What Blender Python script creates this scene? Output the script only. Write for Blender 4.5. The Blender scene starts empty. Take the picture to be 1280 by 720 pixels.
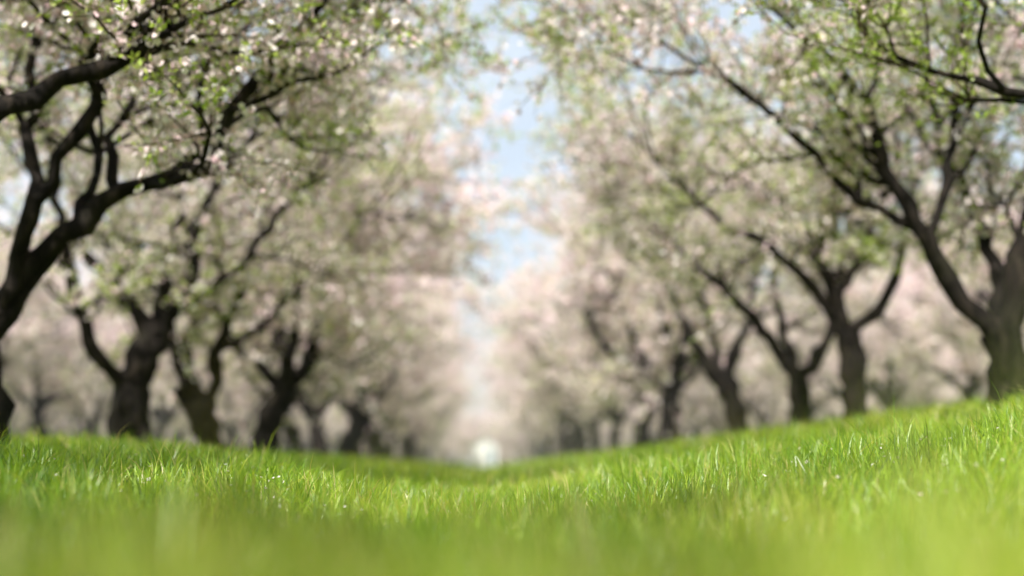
import bpy, math, numpy as np, time
from mathutils import Vector
T0=time.time()
scene=bpy.context.scene
scene.view_settings.view_transform='Standard'
scene.view_settings.look='None'
scene.view_settings.exposure=0

# ---------------------------------------------------------------- helpers
def sstep(a,b,x):
    t=np.clip((x-a)/(b-a),0,1); return t*t*(3-2*t)
_px=np.linspace(-20,20,1601)
_pf=np.interp(_px,[-20,-3.6,-1.7,-0.95,-0.35,0,0.3,0.95,2.0,3.0,4.2,20],[0.72,0.40,0.25,0.17,0.08,0.05,0.09,0.20,0.35,0.52,0.74,1.10])
_k=np.exp(-np.linspace(-2,2,49)**2); _k/=_k.sum()
_pf=np.convolve(np.pad(_pf,24,mode='edge'),_k,mode='valid')
def ground_h(x,y):
    x=np.asarray(x,float); y=np.asarray(y,float)
    near=0.74*sstep(0.9,4.4,x)+0.35*sstep(4.2,16,x)+0.40*sstep(0.9,3.8,-x)+0.30*sstep(3.6,16,-x)
    far=np.interp(x,_px,_pf)
    b=sstep(1.8,5.0,y)
    m=0.018*np.sin(x*2.3+y*0.7)+0.015*np.sin(y*1.9-x*0.8+1.3)+0.012*np.sin(x*5.1+2.2*y)
    return near*(1-b)+far*b+m*np.exp(-np.abs(y)/60.0)+0.115*(1-sstep(1.1,3.4,y))

def build_mesh(name,V,quads,tris,mats,qmat,tmat,attr=None,smooth_mats=()):
    me=bpy.data.meshes.new(name)
    nq=len(quads); nt=len(tris)
    me.vertices.add(len(V)); me.vertices.foreach_set('co',np.asarray(V,np.float32).ravel())
    loops=np.concatenate([quads.ravel(),tris.ravel()]).astype(np.int32)
    me.loops.add(len(loops)); me.loops.foreach_set('vertex_index',loops)
    me.polygons.add(nq+nt)
    ls=np.concatenate([np.arange(nq)*4, nq*4+np.arange(nt)*3]).astype(np.int32)
    me.polygons.foreach_set('loop_start',ls)
    mi=np.concatenate([qmat,tmat]).astype(np.int32)
    for m in mats: me.materials.append(m)
    me.polygons.foreach_set('material_index',mi)
    sm=np.isin(mi,np.array(list(smooth_mats),int)) if len(smooth_mats) else np.zeros(len(mi),bool)
    me.polygons.foreach_set('use_smooth',sm)
    if attr is not None:
        a=me.attributes.new('rnd','FLOAT','POINT'); a.data.foreach_set('value',np.asarray(attr,np.float32))
    me.update(calc_edges=True)
    return me
def link(ob):
    scene.collection.objects.link(ob); return ob

# ---------------------------------------------------------------- materials
def newmat(name):
    m=bpy.data.materials.new(name); m.use_nodes=True
    nt=m.node_tree; nt.nodes.clear()
    return m,nt,nt.nodes,nt.links
def ramp(N,stops):
    r=N.new('ShaderNodeValToRGB'); e=r.color_ramp.elements
    while len(e)<len(stops): e.new(0.5)
    for i,(p,c) in enumerate(stops): e[i].position=p; e[i].color=(*c,1)
    return r
def thin_leaf(name,stops,trans,gloss=0.0,tboost=(1,1,1)):
    m,nt,N,L=newmat(name)
    a=N.new('ShaderNodeAttribute'); a.attribute_name='rnd'
    r=ramp(N,stops); L.new(a.outputs['Fac'],r.inputs[0])
    d=N.new('ShaderNodeBsdfDiffuse'); t=N.new('ShaderNodeBsdfTranslucent')
    mul=N.new('ShaderNodeMix'); mul.data_type='RGBA'; mul.blend_type='MULTIPLY'; mul.inputs[0].default_value=1
    L.new(r.outputs[0],mul.inputs[6]); mul.inputs[7].default_value=(*tboost,1)
    L.new(r.outputs[0],d.inputs[0]); L.new(mul.outputs[2],t.inputs[0])
    mx=N.new('ShaderNodeMixShader'); mx.inputs[0].default_value=trans
    L.new(d.outputs[0],mx.inputs[1]); L.new(t.outputs[0],mx.inputs[2])
    out=N.new('ShaderNodeOutputMaterial')
    if gloss>0:
        g=N.new('ShaderNodeBsdfGlossy'); g.inputs['Roughness'].default_value=0.4; g.inputs[0].default_value=(0.9,0.9,0.9,1)
        m2=N.new('ShaderNodeMixShader'); m2.inputs[0].default_value=gloss
        L.new(mx.outputs[0],m2.inputs[1]); L.new(g.outputs[0],m2.inputs[2]); L.new(m2.outputs[0],out.inputs[0])
    else: L.new(mx.outputs[0],out.inputs[0])
    return m
MAT_BLOSSOM=thin_leaf('almond_blossom',[(0.0,(0.93,0.69,0.75)),(0.45,(0.95,0.83,0.84)),(1.0,(0.96,0.92,0.90))],0.38)
MAT_LEAF=thin_leaf('young_leaf',[(0.0,(0.28,0.43,0.05)),(0.6,(0.48,0.60,0.12)),(1.0,(0.66,0.72,0.26))],0.48,0.03,(1.2,1.25,0.8))
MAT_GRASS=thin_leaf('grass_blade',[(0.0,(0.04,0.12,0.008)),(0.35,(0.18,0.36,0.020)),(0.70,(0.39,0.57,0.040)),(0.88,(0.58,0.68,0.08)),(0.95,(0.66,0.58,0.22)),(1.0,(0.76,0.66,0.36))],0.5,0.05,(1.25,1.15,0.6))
def bark():
    m,nt,N,L=newmat('almond_bark')
    tc=N.new('ShaderNodeTexCoord')
    n1=N.new('ShaderNodeTexNoise'); n1.inputs['Scale'].default_value=14; n1.inputs['Detail'].default_value=5
    n2=N.new('ShaderNodeTexNoise'); n2.inputs['Scale'].default_value=3.0; n2.inputs['Detail'].default_value=3
    mp=N.new('ShaderNodeMapping'); mp.inputs['Scale'].default_value=(1,1,0.35)
    L.new(tc.outputs['Object'],mp.inputs[0]); L.new(mp.outputs[0],n1.inputs[0]); L.new(tc.outputs['Object'],n2.inputs[0])
    r=ramp(N,[(0.32,(0.006,0.005,0.004)),(0.55,(0.014,0.011,0.009)),(0.80,(0.055,0.042,0.032))]); L.new(n1.outputs[0],r.inputs[0])
    r2=ramp(N,[(0.55,(0,0,0)),(0.70,(0.45,0.45,0.45))]); L.new(n2.outputs[0],r2.inputs[0])
    mx=N.new('ShaderNodeMix'); mx.data_type='RGBA'; L.new(r2.outputs[0],mx.inputs[0]); L.new(r.outputs[0],mx.inputs[6]); mx.inputs[7].default_value=(0.036,0.034,0.020,1)
    at=N.new('ShaderNodeAttribute'); at.attribute_name='rnd'
    mt=N.new('ShaderNodeMix'); mt.data_type='RGBA'; L.new(at.outputs['Fac'],mt.inputs[0]); L.new(mx.outputs[2],mt.inputs[6]); mt.inputs[7].default_value=(0.13,0.10,0.06,1)
    b=N.new('ShaderNodeBsdfPrincipled'); b.inputs['Roughness'].default_value=0.9; b.inputs['Specular IOR Level'].default_value=0.2
    L.new(mt.outputs[2],b.inputs['Base Color'])
    bp=N.new('ShaderNodeBump'); bp.inputs['Strength'].default_value=1.0; bp.inputs['Distance'].default_value=0.04
    L.new(n1.outputs[0],bp.inputs['Height']); L.new(bp.outputs[0],b.inputs['Normal'])
    o=N.new('ShaderNodeOutputMaterial'); L.new(b.outputs[0],o.inputs[0]); return m
MAT_BARK=bark()
def groundmat():
    m,nt,N,L=newmat('grassy_soil')
    tc=N.new('ShaderNodeTexCoord')
    n1=N.new('ShaderNodeTexNoise'); n1.inputs['Scale'].default_value=1.1; n1.inputs['Detail'].default_value=6
    n2=N.new('ShaderNodeTexNoise'); n2.inputs['Scale'].default_value=25; n2.inputs['Detail'].default_value=6
    for n in (n1,n2): L.new(tc.outputs['Object'],n.inputs[0])
    r1=ramp(N,[(0.35,(0.13,0.18,0.03)),(0.6,(0.26,0.34,0.05)),(0.75,(0.38,0.38,0.12))]); L.new(n1.outputs[0],r1.inputs[0])
    r2=ramp(N,[(0.35,(0.4,0.4,0.3)),(0.65,(1,1,1))]); L.new(n2.outputs[0],r2.inputs[0])
    mx=N.new('ShaderNodeMix'); mx.data_type='RGBA'; mx.blend_type='MULTIPLY'; mx.inputs[0].default_value=1
    L.new(r1.outputs[0],mx.inputs[6]); L.new(r2.outputs[0],mx.inputs[7])
    b=N.new('ShaderNodeBsdfDiffuse'); L.new(mx.outputs[2],b.inputs['Color'])
    bp=N.new('ShaderNodeBump'); bp.inputs['Distance'].default_value=0.05; L.new(n2.outputs[0],bp.inputs['Height']); L.new(bp.outputs[0],b.inputs['Normal'])
    o=N.new('ShaderNodeOutputMaterial'); L.new(b.outputs[0],o.inputs[0]); return m
MAT_GROUND=groundmat()

# ---------------------------------------------------------------- ground sheet
def axis(vals): return np.array(sorted(set(np.round(np.concatenate(vals),4))))
xs=axis([np.arange(-10,10.01,0.2),np.arange(-60,60,3.0),np.linspace(-1500,1500,31)])
ys=axis([np.arange(-6,40,0.3),np.arange(40,160,3.0),np.linspace(-1500,3000,46)])
X,Y=np.meshgrid(xs,ys,indexing='ij'); Zg=ground_h(X,Y)
V=np.stack([X,Y,Zg],-1).reshape(-1,3); ny=len(ys)
i,j=np.meshgrid(np.arange(len(xs)-1),np.arange(ny-1),indexing='ij'); b=(i*ny+j).ravel()
Q=np.stack([b,b+ny,b+ny+1,b+1],1)
me=build_mesh('ground',V,Q,np.zeros((0,3),int),[MAT_GROUND],np.zeros(len(Q)),np.zeros(0),None,(0,))
link(bpy.data.objects.new('ground',me))

# ---------------------------------------------------------------- tree generator
UP=np.array([0,0,1.0])
def nrm(v): return v/(math.sqrt(v[0]*v[0]+v[1]*v[1]+v[2]*v[2])+1e-9)
def nrmv(v): return v/(np.linalg.norm(v,axis=-1,keepdims=True)+1e-9)
def catmull(P,step):
    P=np.asarray(P,float); Pe=np.vstack([2*P[0]-P[1],P,2*P[-1]-P[-2]]); out=[]
    for k in range(1,len(Pe)-2):
        p0,p1,p2,p3=Pe[k-1:k+3]; n=max(1,int(np.linalg.norm(p2-p1)/step))
        for t in np.arange(n)/n:
            out.append(0.5*((2*p1)+(-p0+p2)*t+(2*p0-5*p1+4*p2-p3)*t*t+(-p0+3*p1-3*p2+p3)*t**3))
    out.append(P[-1]); return np.array(out)
class Tree:
    def __init__(s,seed,density=1.0,lod=0,twigs=1.0,rise=-0.2):
        s.g=np.random.default_rng(seed); s.V=[];s.Q=[];s.A=[];s.off=0;s.sites=[];s.den=density;s.lod=lod;s.tw=[];s.twd=twigs;s.rise=rise
    def tube(s,P,R,n):
        T=np.gradient(P,axis=0); T=nrmv(T)
        a=nrm(P[-1]-P[0]); ref=np.eye(3)[np.argmin(np.abs(a))]
        U=nrmv(np.cross(T,ref)); W=np.cross(T,U)
        th=np.arange(n)*2*math.pi/n
        rr=R[:,None]*np.ones(n)[None]
        if n>=8: rr=rr*(1+0.13*s.g.normal(size=(len(P),n)).clip(-1.5,1.5))
        ring=P[:,None]+rr[...,None]*(np.cos(th)[None,:,None]*U[:,None]+np.sin(th)[None,:,None]*W[:,None])
        s.V.append(ring.reshape(-1,3)); s.A.append(np.repeat(np.clip(1-R/0.014,0,1),n))
        m=len(P); i,j=np.meshgrid(np.arange(m-1),np.arange(n),indexing='ij'); i=i.ravel(); j=j.ravel(); j2=(j+1)%n
        s.Q.append(s.off+np.stack([i*n+j,i*n+j2,(i+1)*n+j2,(i+1)*n+j],1)); s.off+=m*n
    def side(s,d,amin,amax):
        g=s.g; r=g.normal(size=3); r=nrm(r-d*np.dot(r,d)); a=math.radians(g.uniform(amin,amax))
        return nrm(d*math.cos(a)+r*math.sin(a))
    def grow(s,p,d,r,L,lev):
        g=s.g
        seg=(0.2,0.17,0.13)[lev]; n=max(3,int(L/seg)+1)
        wob=(0.20,0.24,0.2)[lev]; trop=(0.05,0.03,0.02)[lev]
        P=[p]; D=[d]; nz=g.normal(size=(n,3))*wob
        for k in range(n-1):
            d=nrm(d+nz[k]+UP*trop)
            if s.rise>0 and d[2]<0.05: d=nrm(d+UP*0.3)
            p=p+d*(L/(n-1)); P.append(p); D.append(d)
        P=np.array(P); D=np.array(D); R=np.linspace(r,r*(0.45,0.4,0.4)[lev],n)
        s.tube(P,R,(7,5,3)[lev])
        s.kids(P,D,R,L,lev,0.15 if lev else 0.25)
    def kids(s,P,D,R,L,lev,t0,km=1.0):
        g=s.g; n=len(P)
        if lev>=1:
            k=int(L*(0,9,30)[lev]*s.den)+1
            t=g.uniform(0.15,1,k)*(n-1); i0=np.minimum(t.astype(int),n-2); f=(t-i0)[:,None]
            s.sites.append(P[i0]*(1-f)+P[i0+1]*f+g.normal(size=(k,3))*0.022)
        if lev==2:
            c=int(round(L*7.0*s.twd*g.uniform(0.8,1.2)))+1
            t=g.uniform(0.1,1,c)*(n-1); i0=t.astype(int).clip(0,n-1); i0[0]=n-1
            r=g.normal(size=(c,3)); dd=nrmv(D[i0]*0.8+nrmv(r)+UP*0.1)
            l=g.uniform(0.10,0.36,c)
            s.tw.append(np.concatenate([P[i0],dd,l[:,None]],1)); return
        cnt=int(round(L*(2.6,4.4)[lev]*km*g.uniform(0.85,1.15)))+(1 if lev else 0)
        for _ in range(cnt):
            t=t0+(1-t0)*g.random(); i=min(n-1,int(t*(n-1)))
            d=s.side(D[i],30,75)
            if d[2]<s.rise and (s.rise>0 or g.random()<0.7): d[2]=abs(d[2])+max(0,s.rise)
            l=(g.uniform(0.7,1.5),g.uniform(0.35,0.8))[lev]
            s.grow(P[i],nrm(d),min(R[i]*0.65,(0.026,0.011)[lev]),l,lev+1)
        s.grow(P[-1],nrm(D[-1]+g.normal(size=3)*0.25),min(R[-1],(0.024,0.011)[lev]),(1.1,0.5)[lev],lev+1)
    def limb(s,pts,r0,r1,cont=1.3,t0=0.3,sides=9,km=1.0):
        P=catmull(pts,0.14); P[1:-1]+=s.g.normal(size=P[1:-1].shape)*0.02
        n=len(P); R=np.linspace(r0,r1,n)*(1+0.12*np.sin(np.arange(n)*1.7+s.g.random()*6)+0.08*s.g.normal(size=n).clip(-1.5,1.5))
        s.tube(P,R,sides); D=nrmv(np.gradient(P,axis=0))
        L=np.linalg.norm(np.diff(P,axis=0),axis=1).sum()
        s.kids(P,D,R,L,0,t0,km)
        if cont>0:
            for q in range(2):
                s.grow(P[-1],nrm(s.side(D[-1],5,35)+UP*0.15),r1*0.9,cont*s.g.uniform(0.8,1.2),0)
    def trunk(s,pts,r0,r1):
        P=catmull(pts,0.1); n=len(P); t=np.linspace(0,1,n)
        R=r0+(r1-r0)*t+0.10*np.exp(-t*9)*(r0/0.17)+0.012*s.g.normal(size=n)
        P[1:-1,:2]+=s.g.normal(size=(n-2,2))*0.012
        s.tube(P,R,14)
    def auto(s,base_r=0.15,lean=0.15):
        g=s.g; th=g.uniform(0,6.28); fz=g.uniform(0.75,1.15); top=np.array([math.cos(th)*lean*g.uniform(0.4,1.4),math.sin(th)*lean,fz])
        s.trunk([(0,0,-0.15),(top[0]*0.3,top[1]*0.2,fz*0.45),top],base_r,base_r*0.85)
        n=g.integers(4,6); a0=g.uniform(0,6.28)
        for k in range(n):
            a=a0+k*6.283/n+g.normal()*0.25; o=np.array([math.cos(a),math.sin(a),0]); R=g.uniform(1.2,1.9)
            hz=g.uniform(2.5,3.5)
            q=np.array([-o[1],o[0],0])*g.normal()*0.25
            s.limb([top-UP*0.1,top+o*0.35+UP*0.35,top+o*R*0.55+UP*(hz-fz)*0.42+q,top+o*R*0.78+UP*(hz-fz)*0.75+q*1.3,top+o*R+UP*(hz-fz)],base_r*0.55,0.03,cont=1.2,t0=0.2,sides=7)
        s.limb([top-UP*0.05,top+UP*0.7+g.normal(size=3)*0.1,top+UP*1.5+g.normal(size=3)*0.25,top+UP*2.3+g.normal(size=3)*0.3],base_r*0.5,0.03,cont=1.2,t0=0.35,sides=7)
    def mesh(s,name,leaf_ratio=0.45,fsz=1.0):
        g=s.g
        tw=np.vstack(s.tw); p=tw[:,:3]; d=tw[:,3:6]; l=tw[:,6:7]; n=len(tw)
        q=p+d*l
        r=g.normal(size=(n,3)); u=nrmv(np.cross(d,r)); w=np.cross(d,u); vs=[]
        for (c,rad) in ((p,0.0046),(q,0.0020)):
            for k in range(3):
                a=k*2.0944; vs.append(c+(u*math.cos(a)+w*math.sin(a))*rad)
        if s.lod==0:
            s.V.append(np.stack(vs,1).reshape(-1,3)); s.A.append(np.ones(n*6)); b=s.off+np.arange(n)*6
            for k in range(3): s.Q.append(np.stack([b+k,b+(k+1)%3,b+3+(k+1)%3,b+3+k],1))
            s.off+=6*n
        m=(l[:,0]*36*s.den+g.random(n)).astype(int)+1
        idx=np.repeat(np.arange(n),m); t=g.uniform(0.1,1.03,len(idx))[:,None]
        s.sites.append(p[idx]+d[idx]*l[idx]*t+g.normal(size=(len(idx),3))*0.018)
        S=np.vstack(s.sites); V=[np.vstack(s.V)]; Q=[np.vstack(s.Q)]; nb=len(V[0]); A=[np.concatenate(s.A)]; M=[np.zeros(len(Q[0]))]
        off=nb
        # leafing varies from bough to bough
        lr=leaf_ratio*(1+0.7*np.sin(S[:,0]*2.1+1)*np.sin(S[:,1]*2.3)*np.sin(S[:,2]*2.7+0.5)*2)
        isleaf=g.random(len(S))<lr
        F=S[~isleaf]; Lf=S[isleaf]
        n=len(F); nor=nrmv(g.normal(size=(n,3))+0.3*UP)
        r=g.normal(size=(n,3)); u=nrmv(np.cross(nor,r)); w=np.cross(nor,u)
        rn=g.random(n)
        if s.lod==0:
            sz=g.uniform(0.017,0.025,n)*fsz
            for k in range(5):
                a=k*6.283/5
                d=math.cos(a)*u+math.sin(a)*w; e=-math.sin(a)*u+math.cos(a)*w
                z=sz[:,None]
                v=np.stack([F+0*z,F+d*z*0.65+e*z*0.5+nor*z*0.25,F+d*z*1.05+nor*z*0.45,F+d*z*0.65-e*z*0.5+nor*z*0.25],1)
                V.append(v.reshape(-1,3)); A.append(np.repeat(rn,4)); Q.append(off+np.arange(n*4).reshape(-1,4)); M.append(np.ones(n)); off+=4*n
        else:
            sz=g.uniform(0.024,0.034,n)[:,None]*fsz
            v=np.stack([F-u*sz,F-w*sz*0.9,F+u*sz,F+w*sz*0.9],1)
            V.append(v.reshape(-1,3)); A.append(np.repeat(rn,4)); Q.append(off+np.arange(n*4).reshape(-1,4)); M.append(np.ones(n)); off+=4*n
        for rep in range(2 if s.lod==0 else 1):
            n=len(Lf); d=nrmv(g.normal(size=(n,3))+0.5*UP)
            r=g.normal(size=(n,3)); e=nrmv(np.cross(d,r))
            l=g.uniform(0.025,0.055,n)[:,None]*(1 if s.lod==0 else 1.35); rn=g.random(n)
            v=np.stack([Lf,Lf+d*l*0.5+e*l*0.22,Lf+d*l,Lf+d*l*0.5-e*l*0.22],1)
            V.append(v.reshape(-1,3)); A.append(np.repeat(rn,4)); Q.append(off+np.arange(n*4).reshape(-1,4)); M.append(np.full(n,2)); off+=4*n
        Q=np.vstack(Q)
        return build_mesh(name,np.vstack(V),Q,np.zeros((0,3),int),[MAT_BARK,MAT_BLOSSOM,MAT_LEAF],np.concatenate(M),np.zeros(0),np.concatenate(A),(0,))

def place(me,x,y,rot=0,sc=1):
    ob=bpy.data.objects.new('almond_tree',me)
    ob.location=(x,y,float(ground_h(x,y))); ob.rotation_euler=(0,0,rot); ob.scale=(sc,sc,sc)
    return link(ob)
def rel(base,pts):
    return [(p[0]-base[0],p[1]-base[1],p[2]-base[2]) for p in pts]
def hero(seed,base,trunk,limbs,r0,leaf=0.36,den=1.0,tw=1.0,rise=-0.2):
    bz=float(ground_h(base[0],base[1])); B=(base[0],base[1],bz)
    t=Tree(seed,den,0,tw,rise)
    t.trunk(rel(B,[(B[0],B[1],bz-0.15)]+trunk),r0,r0*0.85)
    for l in limbs:
        pts,ra,rb=l[:3]; kw=l[3] if len(l)>3 else {}
        t.limb(rel(B,pts),ra,rb,**kw)
    place(t.mesh('almond_tree',leaf),base[0],base[1])

# near left, trunk out of frame: heavy limb reaches into the alley
hero(11,(-3.4,5.0),[(-3.4,5.0,0.9),(-3.35,5.05,1.3)],[
  ([(-3.35,5.05,1.25),(-3.0,5.7,1.55),(-2.65,6.4,1.82),(-2.35,6.9,2.04),(-2.1,7.0,2.2),(-1.8,7.0,2.3),(-1.6,7.0,2.45),(-1.55,7.1,2.9)],0.10,0.026,dict(cont=0.5,t0=0.7,km=0.5)),
  ([(-3.35,5.05,1.25),(-3.1,5.6,1.9),(-2.9,6.2,2.5),(-2.7,6.5,3.1)],0.08,0.03,dict(km=0.4)),
  ([(-3.35,5.05,1.25),(-3.9,4.9,1.9),(-4.3,5.0,2.9)],0.09,0.03,{}),
  ([(-3.35,5.05,1.25),(-3.2,4.3,1.9),(-3.0,3.7,2.8)],0.09,0.03,{}),
 ],0.17,den=0.8,rise=0.15,leaf=0.42)
# left, second
hero(12,(-3.0,8.6),[(-3.0,8.55,0.75),(-3.02,8.5,1.05)],[
  ([(-3.02,8.5,0.98),(-2.86,8.5,1.2),(-2.60,8.45,1.54),(-2.39,8.4,1.73),(-2.17,8.4,1.91),(-1.89,8.4,2.0),(-1.64,8.35,2.10),(-1.53,8.35,2.4),(-1.29,8.3,2.71),(-0.93,8.2,3.07)],0.082,0.020,dict(t0=0.5,km=0.9,cont=0.8)),
  ([(-2.86,8.5,1.25),(-2.67,8.3,1.69),(-2.49,8.2,2.07),(-2.27,8.1,2.40),(-2.17,8.1,2.74),(-1.9,8.1,3.1)],0.062,0.022,dict(t0=0.5,km=0.9)),
  ([(-2.78,8.45,1.5),(-2.74,8.6,2.02),(-2.87,8.8,2.36),(-2.85,8.9,3.1)],0.05,0.024,dict(t0=0.4,km=1)),
  ([(-2.2,8.4,1.9),(-2.27,8.6,2.3),(-2.1,8.8,2.8),(-2.0,9.0,3.3)],0.036,0.018,dict(t0=0.4,km=1)),
  ([(-2.42,8.4,1.72),(-2.38,8.7,2.1),(-2.5,8.9,2.6),(-2.35,9.1,3.2)],0.034,0.018,dict(t0=0.4,km=1)),
  ([(-1.9,8.4,2.0),(-1.75,8.7,2.3),(-1.8,8.9,2.8),(-1.5,9.1,3.2)],0.03,0.015,dict(t0=0.3)),
  ([(-3.02,8.5,1.0),(-3.5,8.8,1.6),(-4.0,9.1,2.5),(-4.3,9.3,3.2)],0.09,0.03,{}),
  ([(-3.02,8.5,1.0),(-3.3,7.9,1.6),(-3.5,7.4,2.5),(-3.5,7.1,3.2)],0.08,0.03,dict(km=0.7)),
 ],0.145,rise=0.0,den=0.95)
# left, third: stout leaning double trunk
hero(13,(-3.35,14.0),[(-3.48,14.0,0.85),(-3.40,14.0,1.2),(-3.23,14.0,1.5)],[
  ([(-3.23,14.0,1.45),(-3.45,14.0,1.8),(-3.74,14.0,2.15),(-4.02,14.1,2.42),(-4.4,14.2,3.0)],0.10,0.03,{}),
  ([(-3.23,14.0,1.45),(-3.0,13.9,1.85),(-2.85,13.8,2.2),(-2.75,13.7,2.8),(-2.3,13.6,3.4)],0.10,0.03,{}),
  ([(-3.0,13.9,1.8),(-2.5,13.8,2.1),(-2.0,13.7,2.7),(-1.5,13.6,3.3)],0.05,0.02,dict(km=1.3)),
  ([(-3.3,14.0,1.4),(-3.3,14.6,2.1),(-3.2,15.0,3.2)],0.08,0.03,{}),
  ([(-3.5,14.0,1.0),(-3.75,13.6,1.5),(-3.9,13.2,2.3),(-4.0,13.0,3.1)],0.08,0.03,dict(km=0.8)),
 ],0.19)
hero(14,(-3.05,16.6),[(-3.25,16.6,0.8),(-3.45,16.6,1.2)],[
  ([(-3.25,16.6,0.85),(-3.12,16.6,1.25),(-3.1,16.5,1.7),(-2.85,16.4,2.1),(-2.6,16.3,2.9)],0.09,0.03,{}),
  ([(-3.45,16.6,1.15),(-3.7,16.7,1.9),(-4.1,16.8,2.9)],0.09,0.03,{}),
  ([(-3.1,16.5,1.6),(-2.6,16.6,1.9),(-2.0,16.7,2.6),(-1.4,16.8,3.3)],0.05,0.02,{}),
  ([(-3.45,16.6,1.15),(-3.5,17.1,2.0),(-3.2,17.5,3.1)],0.08,0.03,{}),
 ],0.16)
# near right, trunk out of frame
hero(21,(3.9,6.3),[(3.9,6.3,1.5),(3.85,6.3,1.7)],[
  ([(3.85,6.3,1.65),(3.4,6.8,1.95),(2.9,7.2,2.2),(2.5,7.4,2.35),(2.1,7.5,2.6)],0.045,0.012,dict(t0=0.4,cont=0.3,km=0.9)),
  ([(3.85,6.3,1.65),(3.5,6.6,2.1),(3.1,7.0,2.6),(2.6,7.2,2.95),(2.1,7.2,3.2)],0.05,0.016,dict(t0=0.4,cont=0.4,km=0.8)),
  ([(3.85,6.3,1.65),(4.3,6.6,2.4),(4.7,6.8,3.3)],0.08,0.03,{}),
  ([(3.85,6.3,1.65),(3.8,5.6,2.4),(3.6,5.0,3.2)],0.08,0.03,{}),
 ],0.16,leaf=0.65,den=0.65,rise=0.05)
hero(22,(3.92,10.5),[(3.9,10.5,1.1),(3.84,10.5,1.28)],[
  ([(3.86,10.5,1.2),(3.6,10.5,1.51),(3.36,10.45,1.83),(3.22,10.4,2.1),(2.98,10.3,2.45),(2.83,10.2,2.84),(2.5,10.1,3.3)],0.085,0.025,dict(t0=0.45,km=1)),
  ([(3.86,10.5,1.2),(3.98,10.5,1.6),(4.1,10.5,2.2),(4.3,10.5,3.0)],0.11,0.03,{}),
  ([(3.3,10.45,1.95),(3.45,10.5,2.3),(3.6,10.6,2.9),(3.7,10.7,3.4)],0.05,0.025,{}),
  ([(3.22,10.4,2.05),(2.8,10.4,2.25),(2.3,10.3,2.7),(1.8,10.2,3.1)],0.04,0.015,{}),
  ([(3.9,10.5,1.2),(4.0,11.1,2.0),(3.8,11.6,3.1)],0.08,0.03,{}),
 ],0.165,leaf=0.48,rise=0.0,den=0.9)
hero(23,(3.94,15.0),[(3.92,15.0,1.4),(3.86,15.0,1.73)],[
  ([(3.86,15.0,1.65),(3.67,15.0,2.3),(3.63,15.0,2.83),(3.8,14.9,3.5)],0.08,0.03,dict(t0=0.4)),
  ([(3.88,15.0,1.7),(4.18,15.0,1.92),(4.41,15.0,2.24),(4.47,15.0,2.75),(4.7,15.0,3.4)],0.07,0.03,dict(t0=0.4)),
  ([(3.86,15.0,1.7),(3.5,15.0,2.2),(3.0,14.9,2.62),(2.53,14.9,2.83),(2.0,14.8,3.3)],0.07,0.02,dict(t0=0.35,km=1.3)),
  ([(3.72,15.0,2.1),(4.0,14.8,2.5),(4.15,14.6,3.0)],0.05,0.03,{}),
  ([(3.86,15.0,1.7),(3.8,15.6,2.4),(3.5,16.0,3.3)],0.07,0.03,{}),
 ],0.14,leaf=0.44)
hero(24,(4.0,18.0),[(4.0,18.0,1.1),(3.98,18.0,1.46)],[
  ([(3.98,18.0,1.4),(3.64,18.0,1.87),(3.29,17.9,2.27),(2.78,17.8,2.68),(2.2,17.7,3.3)],0.10,0.02,dict(t0=0.4)),
  ([(3.98,18.0,1.4),(4.25,18.0,1.67),(4.5,18.0,2.2),(4.6,18.0,3.1)],0.09,0.03,{}),
  ([(3.98,18.0,1.4),(3.9,18.5,2.2),(3.8,18.8,3.2)],0.08,0.03,{}),
 ],0.15,leaf=0.42)
hero(25,(3.87,21.5),[(3.75,21.5,1.3),(3.65,21.5,1.5)],[
  ([(3.65,21.5,1.45),(3.27,21.5,1.99),(2.96,21.5,2.6),(2.78,21.4,3.08),(2.2,21.3,3.7)],0.11,0.02,dict(t0=0.35,km=1.2)),
  ([(3.68,21.5,1.45),(3.8,21.5,2.0),(4.0,21.5,2.4),(4.2,21.5,3.3)],0.11,0.035,dict(t0=0.4)),
  ([(3.65,21.5,1.45),(3.6,22.1,2.2),(3.4,22.5,3.2)],0.08,0.03,{}),
 ],0.17)
print('heroes',time.time()-T0)
protos=[]
for k in range(4):
    t=Tree(100+k,0.9,1,0.9); t.auto(0.15+0.02*(k%3),0.3); protos.append(t.mesh('almond_tree',0.36,1.3)); print('faces',len(protos[-1].polygons))
g=np.random.default_rng(5)
for y,x in [(20.4,-3.15),(24.6,-3.2),(28.8,-3.25),(33.5,-3.3),(38.5,-3.5),(43.5,-3.6),(48.5,-3.6),(-0.2,-3.3),(-5,-3.6)]:
    place(protos[g.integers(4)],x,y,g.uniform(0,6.28),g.uniform(0.93,1.08))
for y,x in [(27,3.5),(32.2,3.5),(37.5,3.4),(43,3.4),(48.5,3.4),(-0.4,3.1),(-4.9,3.8)]:
    place(protos[g.integers(4)],x,y,g.uniform(0,6.28),g.uniform(0.95,1.10))
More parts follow.
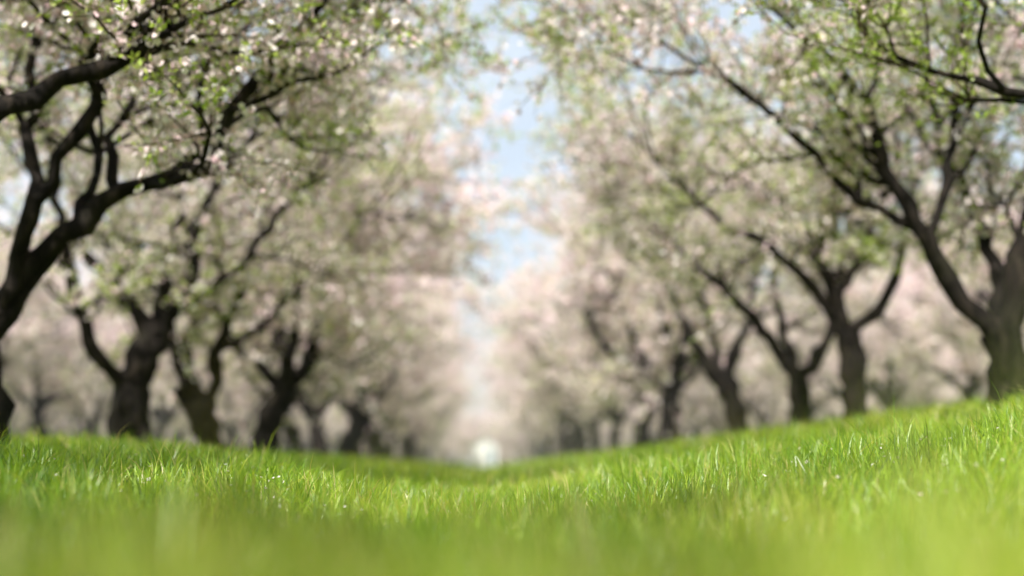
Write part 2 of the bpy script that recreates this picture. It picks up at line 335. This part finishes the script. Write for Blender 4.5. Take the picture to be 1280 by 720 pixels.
# distant mass : one instanced collection
col=bpy.data.collections.new('distant_orchard')
def addd(x,y,dz=0.03):
    ob=bpy.data.objects.new('orchard_tree',protos[g.integers(4)])
    ob.location=(x,y,float(ground_h(x,y))-dz); s=g.uniform(0.9,1.12); ob.scale=(s,s,s*g.uniform(0.92,1.08)); ob.rotation_euler=(0,0,g.uniform(0,6.28)); col.objects.link(ob)
for y in np.arange(53.5,105,5.3):
    addd(-3.8+g.normal()*0.1,y); addd(3.6+g.normal()*0.1,y)
for r in range(1,7):
    for sgn in (-1,1):
        x0=sgn*(3.6+6.9*r)
        for y in np.arange(3+g.uniform(0,3),105,5.3):
            if abs(x0)<0.42*y+9: addd(x0+g.normal()*0.2,y+g.normal()*0.3,0.03 if y<60 else 0.25)
for x in np.arange(-40,41,3.4):   # far end of the block: cross rows, low crowns
    addd(x,112+g.normal()*1.5,1.5); addd(x+2,118+g.normal()*1.5,0.9)
e=bpy.data.objects.new('distant_orchard',None); e.instance_type='COLLECTION'; e.instance_collection=col; link(e)

# ---------------------------------------------------------------- made-up white hut standing in for the bright spot at the alley's end
def plain(name,c):
    m,nt,N,L=newmat(name); b=N.new('ShaderNodeBsdfPrincipled'); b.inputs['Roughness'].default_value=0.7
    n=N.new('ShaderNodeTexNoise'); n.inputs['Scale'].default_value=6; r=ramp(N,[(0.3,tuple(v*0.85 for v in c)),(0.7,c)]); L.new(n.outputs[0],r.inputs[0]); L.new(r.outputs[0],b.inputs['Base Color'])
    o=N.new('ShaderNodeOutputMaterial'); L.new(b.outputs[0],o.inputs[0]); return m
mw=plain('white_render',(0.85,0.85,0.84)); mr=plain('pale_roof',(0.6,0.6,0.6)); md=plain('door_paint',(0.2,0.3,0.35))
ph=bpy.data.objects.new('bright_spot_hut',None); ph.location=(0.05,95,float(ground_h(0,95))); ph.scale=(1,1,1.1); link(ph)
def part(name,V,F,m):
    me=bpy.data.meshes.new(name); me.from_pydata(V,[],F); me.materials.append(m); o=bpy.data.objects.new(name,me); link(o); o.parent=ph
a=0.85
part('walls',[(-a,-a,-.1),(a,-a,-.1),(a,a,-.1),(-a,a,-.1),(-a,-a,1.35),(a,-a,1.35),(a,a,1.35),(-a,a,1.35),(0,-a,1.75),(0,a,1.75)],[(0,1,5,8,4),(1,2,6,5),(2,3,7,9,6),(3,0,4,7)],mw)
part('roof',[(-1.0,-1,1.30),(0,-1,1.79),(1.0,-1,1.30),(-1.0,1,1.30),(0,1,1.79),(1.0,1,1.30),(-1.0,-1,1.36),(0,-1,1.85),(1.0,-1,1.36),(-1.0,1,1.36),(0,1,1.85),(1.0,1,1.36)],[(0,1,4,3),(1,2,5,4),(6,9,10,7),(7,10,11,8),(0,6,7,1),(1,7,8,2),(3,4,10,9),(4,5,11,10),(0,3,9,6),(2,8,11,5)],mr)
part('door',[(0.2,-a-.02,0),(0.65,-a-.02,0),(0.65,-a-.02,1.1),(0.2,-a-.02,1.1)],[(0,1,2,3)],md)

# ---------------------------------------------------------------- grass (one object)
g=np.random.default_rng(77)
def band(y0,y1,den,hmin,hmax,w,marg=1.6):
    N=int(den*((y1-y0)*(2*marg)+0.40*(y1*y1-y0*y0)*1.0))
    y=g.uniform(y0,y1,N*2); x=g.uniform(-1,1,N*2)*(marg+0.40*y1)
    k=np.abs(x)<marg+0.40*y; x=x[k][:N]; y=y[k][:N]
    n1=0.5+0.25*np.sin(x*3.1+1.7*y)+0.25*np.sin(y*2.3-x*1.9+2.0)
    n2=0.5+0.5*np.sin(x*7.3+2.1*y+1)*np.sin(y*6.1-x*2.7)
    n3=0.5+0.5*np.sin(x*17.3-9.1*y+2)*np.sin(y*15.1+x*8.7)
    keep=g.random(len(x))<0.22+0.42*n2+0.36*n3; x=x[keep];y=y[keep];n1=n1[keep];n2=n2[keep];n3=n3[keep]
    h=g.uniform(hmin,hmax,len(x))*(0.32+0.35*n1+0.42*n2+0.45*n3); ww=w*g.uniform(0.6,1.3,len(x))
    tall=g.random(len(x))<0.03; h[tall]*=1.4
    return x,y,h,ww,n1*0.5+n2*0.5
B=[band(-1.5,0.25,400,0.07,0.13,0.004,1.5),band(0.25,3,2400,0.09,0.19,0.0042),band(3,8,2300,0.08,0.18,0.0040),band(8,14,900,0.08,0.18,0.007,2),band(14,26,280,0.09,0.18,0.012,3),band(26,60,45,0.10,0.18,0.03,3)]
x,y,h,w,n1=[np.concatenate(c) for c in zip(*B)]
k=(np.hypot(x,y)>0.36); x,y,h,w,n1=x[k],y[k],h[k],w[k],n1[k]
N=len(x); print('blades',N)
z=ground_h(x,y)-0.01
P=np.stack([x,y,z],1); th=g.uniform(0,6.283,N); dr=np.stack([np.cos(th),np.sin(th),0*th],1)
ph_=th+1.57+g.normal(size=N)*0.5; sd=np.stack([np.cos(ph_),np.sin(ph_),0*ph_],1)
lean=np.abs(g.normal(size=N))*0.6+0.08
rows=[]
for t,wf in ((0,0.8),(0.4,1.0),(0.75,0.7)):
    c=P+dr*(h*lean*t**1.8)[:,None]+UP*(h*t*(1-0.12*lean*t))[:,None]; o=sd*(w*wf)[:,None]*0.5
    rows+= [c-o,c+o]
rows.append(P+dr*(h*lean)[:,None]+UP*(h*(1-0.25*lean))[:,None])
V=np.stack(rows,1).reshape(-1,3); b=np.arange(N)*7
Q=np.concatenate([np.stack([b,b+1,b+3,b+2],1),np.stack([b+2,b+3,b+5,b+4],1)]); T=np.stack([b+4,b+5,b+6],1)
# broad patches: shadow dapple put into the colour, with drier, yellower spots
pt=np.sin(x*1.3+0.9*y+0.5)*np.sin(y*0.8-x*0.5+1.0)+0.6*np.sin(x*3.7-y*1.1)*np.sin(y*2.9+x)
near_yellow=0.14*(1-sstep(1.2,2.4,y))  # yellower tint on the blades nearest the camera
rn=np.clip(0.08+0.62*g.random(N)+0.35*(n1-0.5)+0.16*pt+near_yellow,0,0.88); straw=g.random(N)<0.05+0.14*(n1>0.70)+0.08*(pt>0.5); rn[straw]=g.uniform(0.9,1,straw.sum())
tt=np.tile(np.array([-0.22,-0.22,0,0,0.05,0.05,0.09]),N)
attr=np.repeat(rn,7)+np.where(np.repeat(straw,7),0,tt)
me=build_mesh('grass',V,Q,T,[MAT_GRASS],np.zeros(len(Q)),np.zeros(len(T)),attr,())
link(bpy.data.objects.new('grass',me))
# fallen petals resting among the blades
n=3000; y=g.uniform(1.5,25,n); x=g.uniform(-1,1,n)*(1.5+0.4*y); C=np.stack([x,y,ground_h(x,y)+g.uniform(0.03,0.09,n)],1)
nor=nrmv(g.normal(size=(n,3))*0.5+UP); u=nrmv(np.cross(nor,g.normal(size=(n,3)))); w2=np.cross(nor,u); sz=g.uniform(0.006,0.010,n)[:,None]
V=np.stack([C-u*sz,C-w2*sz*0.8,C+u*sz+nor*sz*0.4,C+w2*sz*0.8],1).reshape(-1,3)
me=build_mesh('fallen_petals',V,np.arange(4*n).reshape(-1,4),np.zeros((0,3),int),[MAT_BLOSSOM],np.zeros(n),np.zeros(0),np.repeat(g.random(n),4))
link(bpy.data.objects.new('fallen_petals',me))

# ---------------------------------------------------------------- haze volume hanging over the far orchard
m,nt,N1,L1=newmat('spring_haze'); vs=N1.new('ShaderNodeVolumeScatter'); vs.inputs['Color'].default_value=(1,1,1,1); vs.inputs['Density'].default_value=0.0025; vs.inputs['Anisotropy'].default_value=0.0
o=N1.new('ShaderNodeOutputMaterial'); L1.new(vs.outputs[0],o.inputs['Volume'])
bx=[(-140,16,-2),(140,16,-2),(140,320,-2),(-140,320,-2),(-140,16,13),(140,16,13),(140,320,13),(-140,320,13)]
me=bpy.data.meshes.new('haze'); me.from_pydata(bx,[],[(0,3,2,1),(4,5,6,7),(0,1,5,4),(1,2,6,5),(2,3,7,6),(3,0,4,7)]); me.materials.append(m); link(bpy.data.objects.new('haze',me))

# ---------------------------------------------------------------- world, sun, camera
sv=Vector((-0.28,-0.78,1.0)).normalized()
el=math.asin(sv.z); rot=math.atan2(sv.x,sv.y)
wd=bpy.data.worlds.new('World'); scene.world=wd; wd.use_nodes=True
N_=wd.node_tree.nodes; L_=wd.node_tree.links; bg=N_['Background']
sk=N_.new('ShaderNodeTexSky'); sk.sky_type='NISHITA'; sk.sun_disc=False; sk.sun_elevation=el; sk.sun_rotation=rot; sk.dust_density=1.6; sk.air_density=1.0
tc=N_.new('ShaderNodeTexCoord'); mp=N_.new('ShaderNodeMapping'); mp.inputs['Scale'].default_value=(1.0,1.0,2.5)
nz=N_.new('ShaderNodeTexNoise'); nz.inputs['Scale'].default_value=2.2; nz.inputs['Detail'].default_value=6
L_.new(tc.outputs['Generated'],mp.inputs[0]); L_.new(mp.outputs[0],nz.inputs[0])
rr=ramp(N_,[(0.32,(0.18,0.18,0.18)),(0.70,(0.92,0.92,0.92))]); L_.new(nz.outputs[0],rr.inputs[0])
mx=N_.new('ShaderNodeMix'); mx.data_type='RGBA'; L_.new(rr.outputs[0],mx.inputs[0]); L_.new(sk.outputs[0],mx.inputs[6]); mx.inputs[7].default_value=(6.2,6.9,7.6,1)
L_.new(mx.outputs[2],bg.inputs[0]); bg.inputs[1].default_value=0.15
ld=bpy.data.lights.new('sun','SUN'); ld.energy=8.0; ld.angle=math.radians(0.5); ld.color=(1,0.95,0.87)
lo=bpy.data.objects.new('sun',ld); lo.rotation_euler=sv.to_track_quat('Z','Y').to_euler(); lo.location=(0,0,20); link(lo)
cd=bpy.data.cameras.new('camera'); cam=bpy.data.objects.new('camera',cd); link(cam)
cam.location=(0,0,0.30)
cd.lens=50; cd.sensor_width=36; cd.clip_start=0.02; cd.clip_end=5000
cam.rotation_euler=(math.radians(90+7.05),0,math.radians(-1.13))
cd.dof.use_dof=True; cd.dof.focus_distance=5.2; cd.dof.aperture_fstop=0.92
scene.camera=cam
print('script',time.time()-T0)
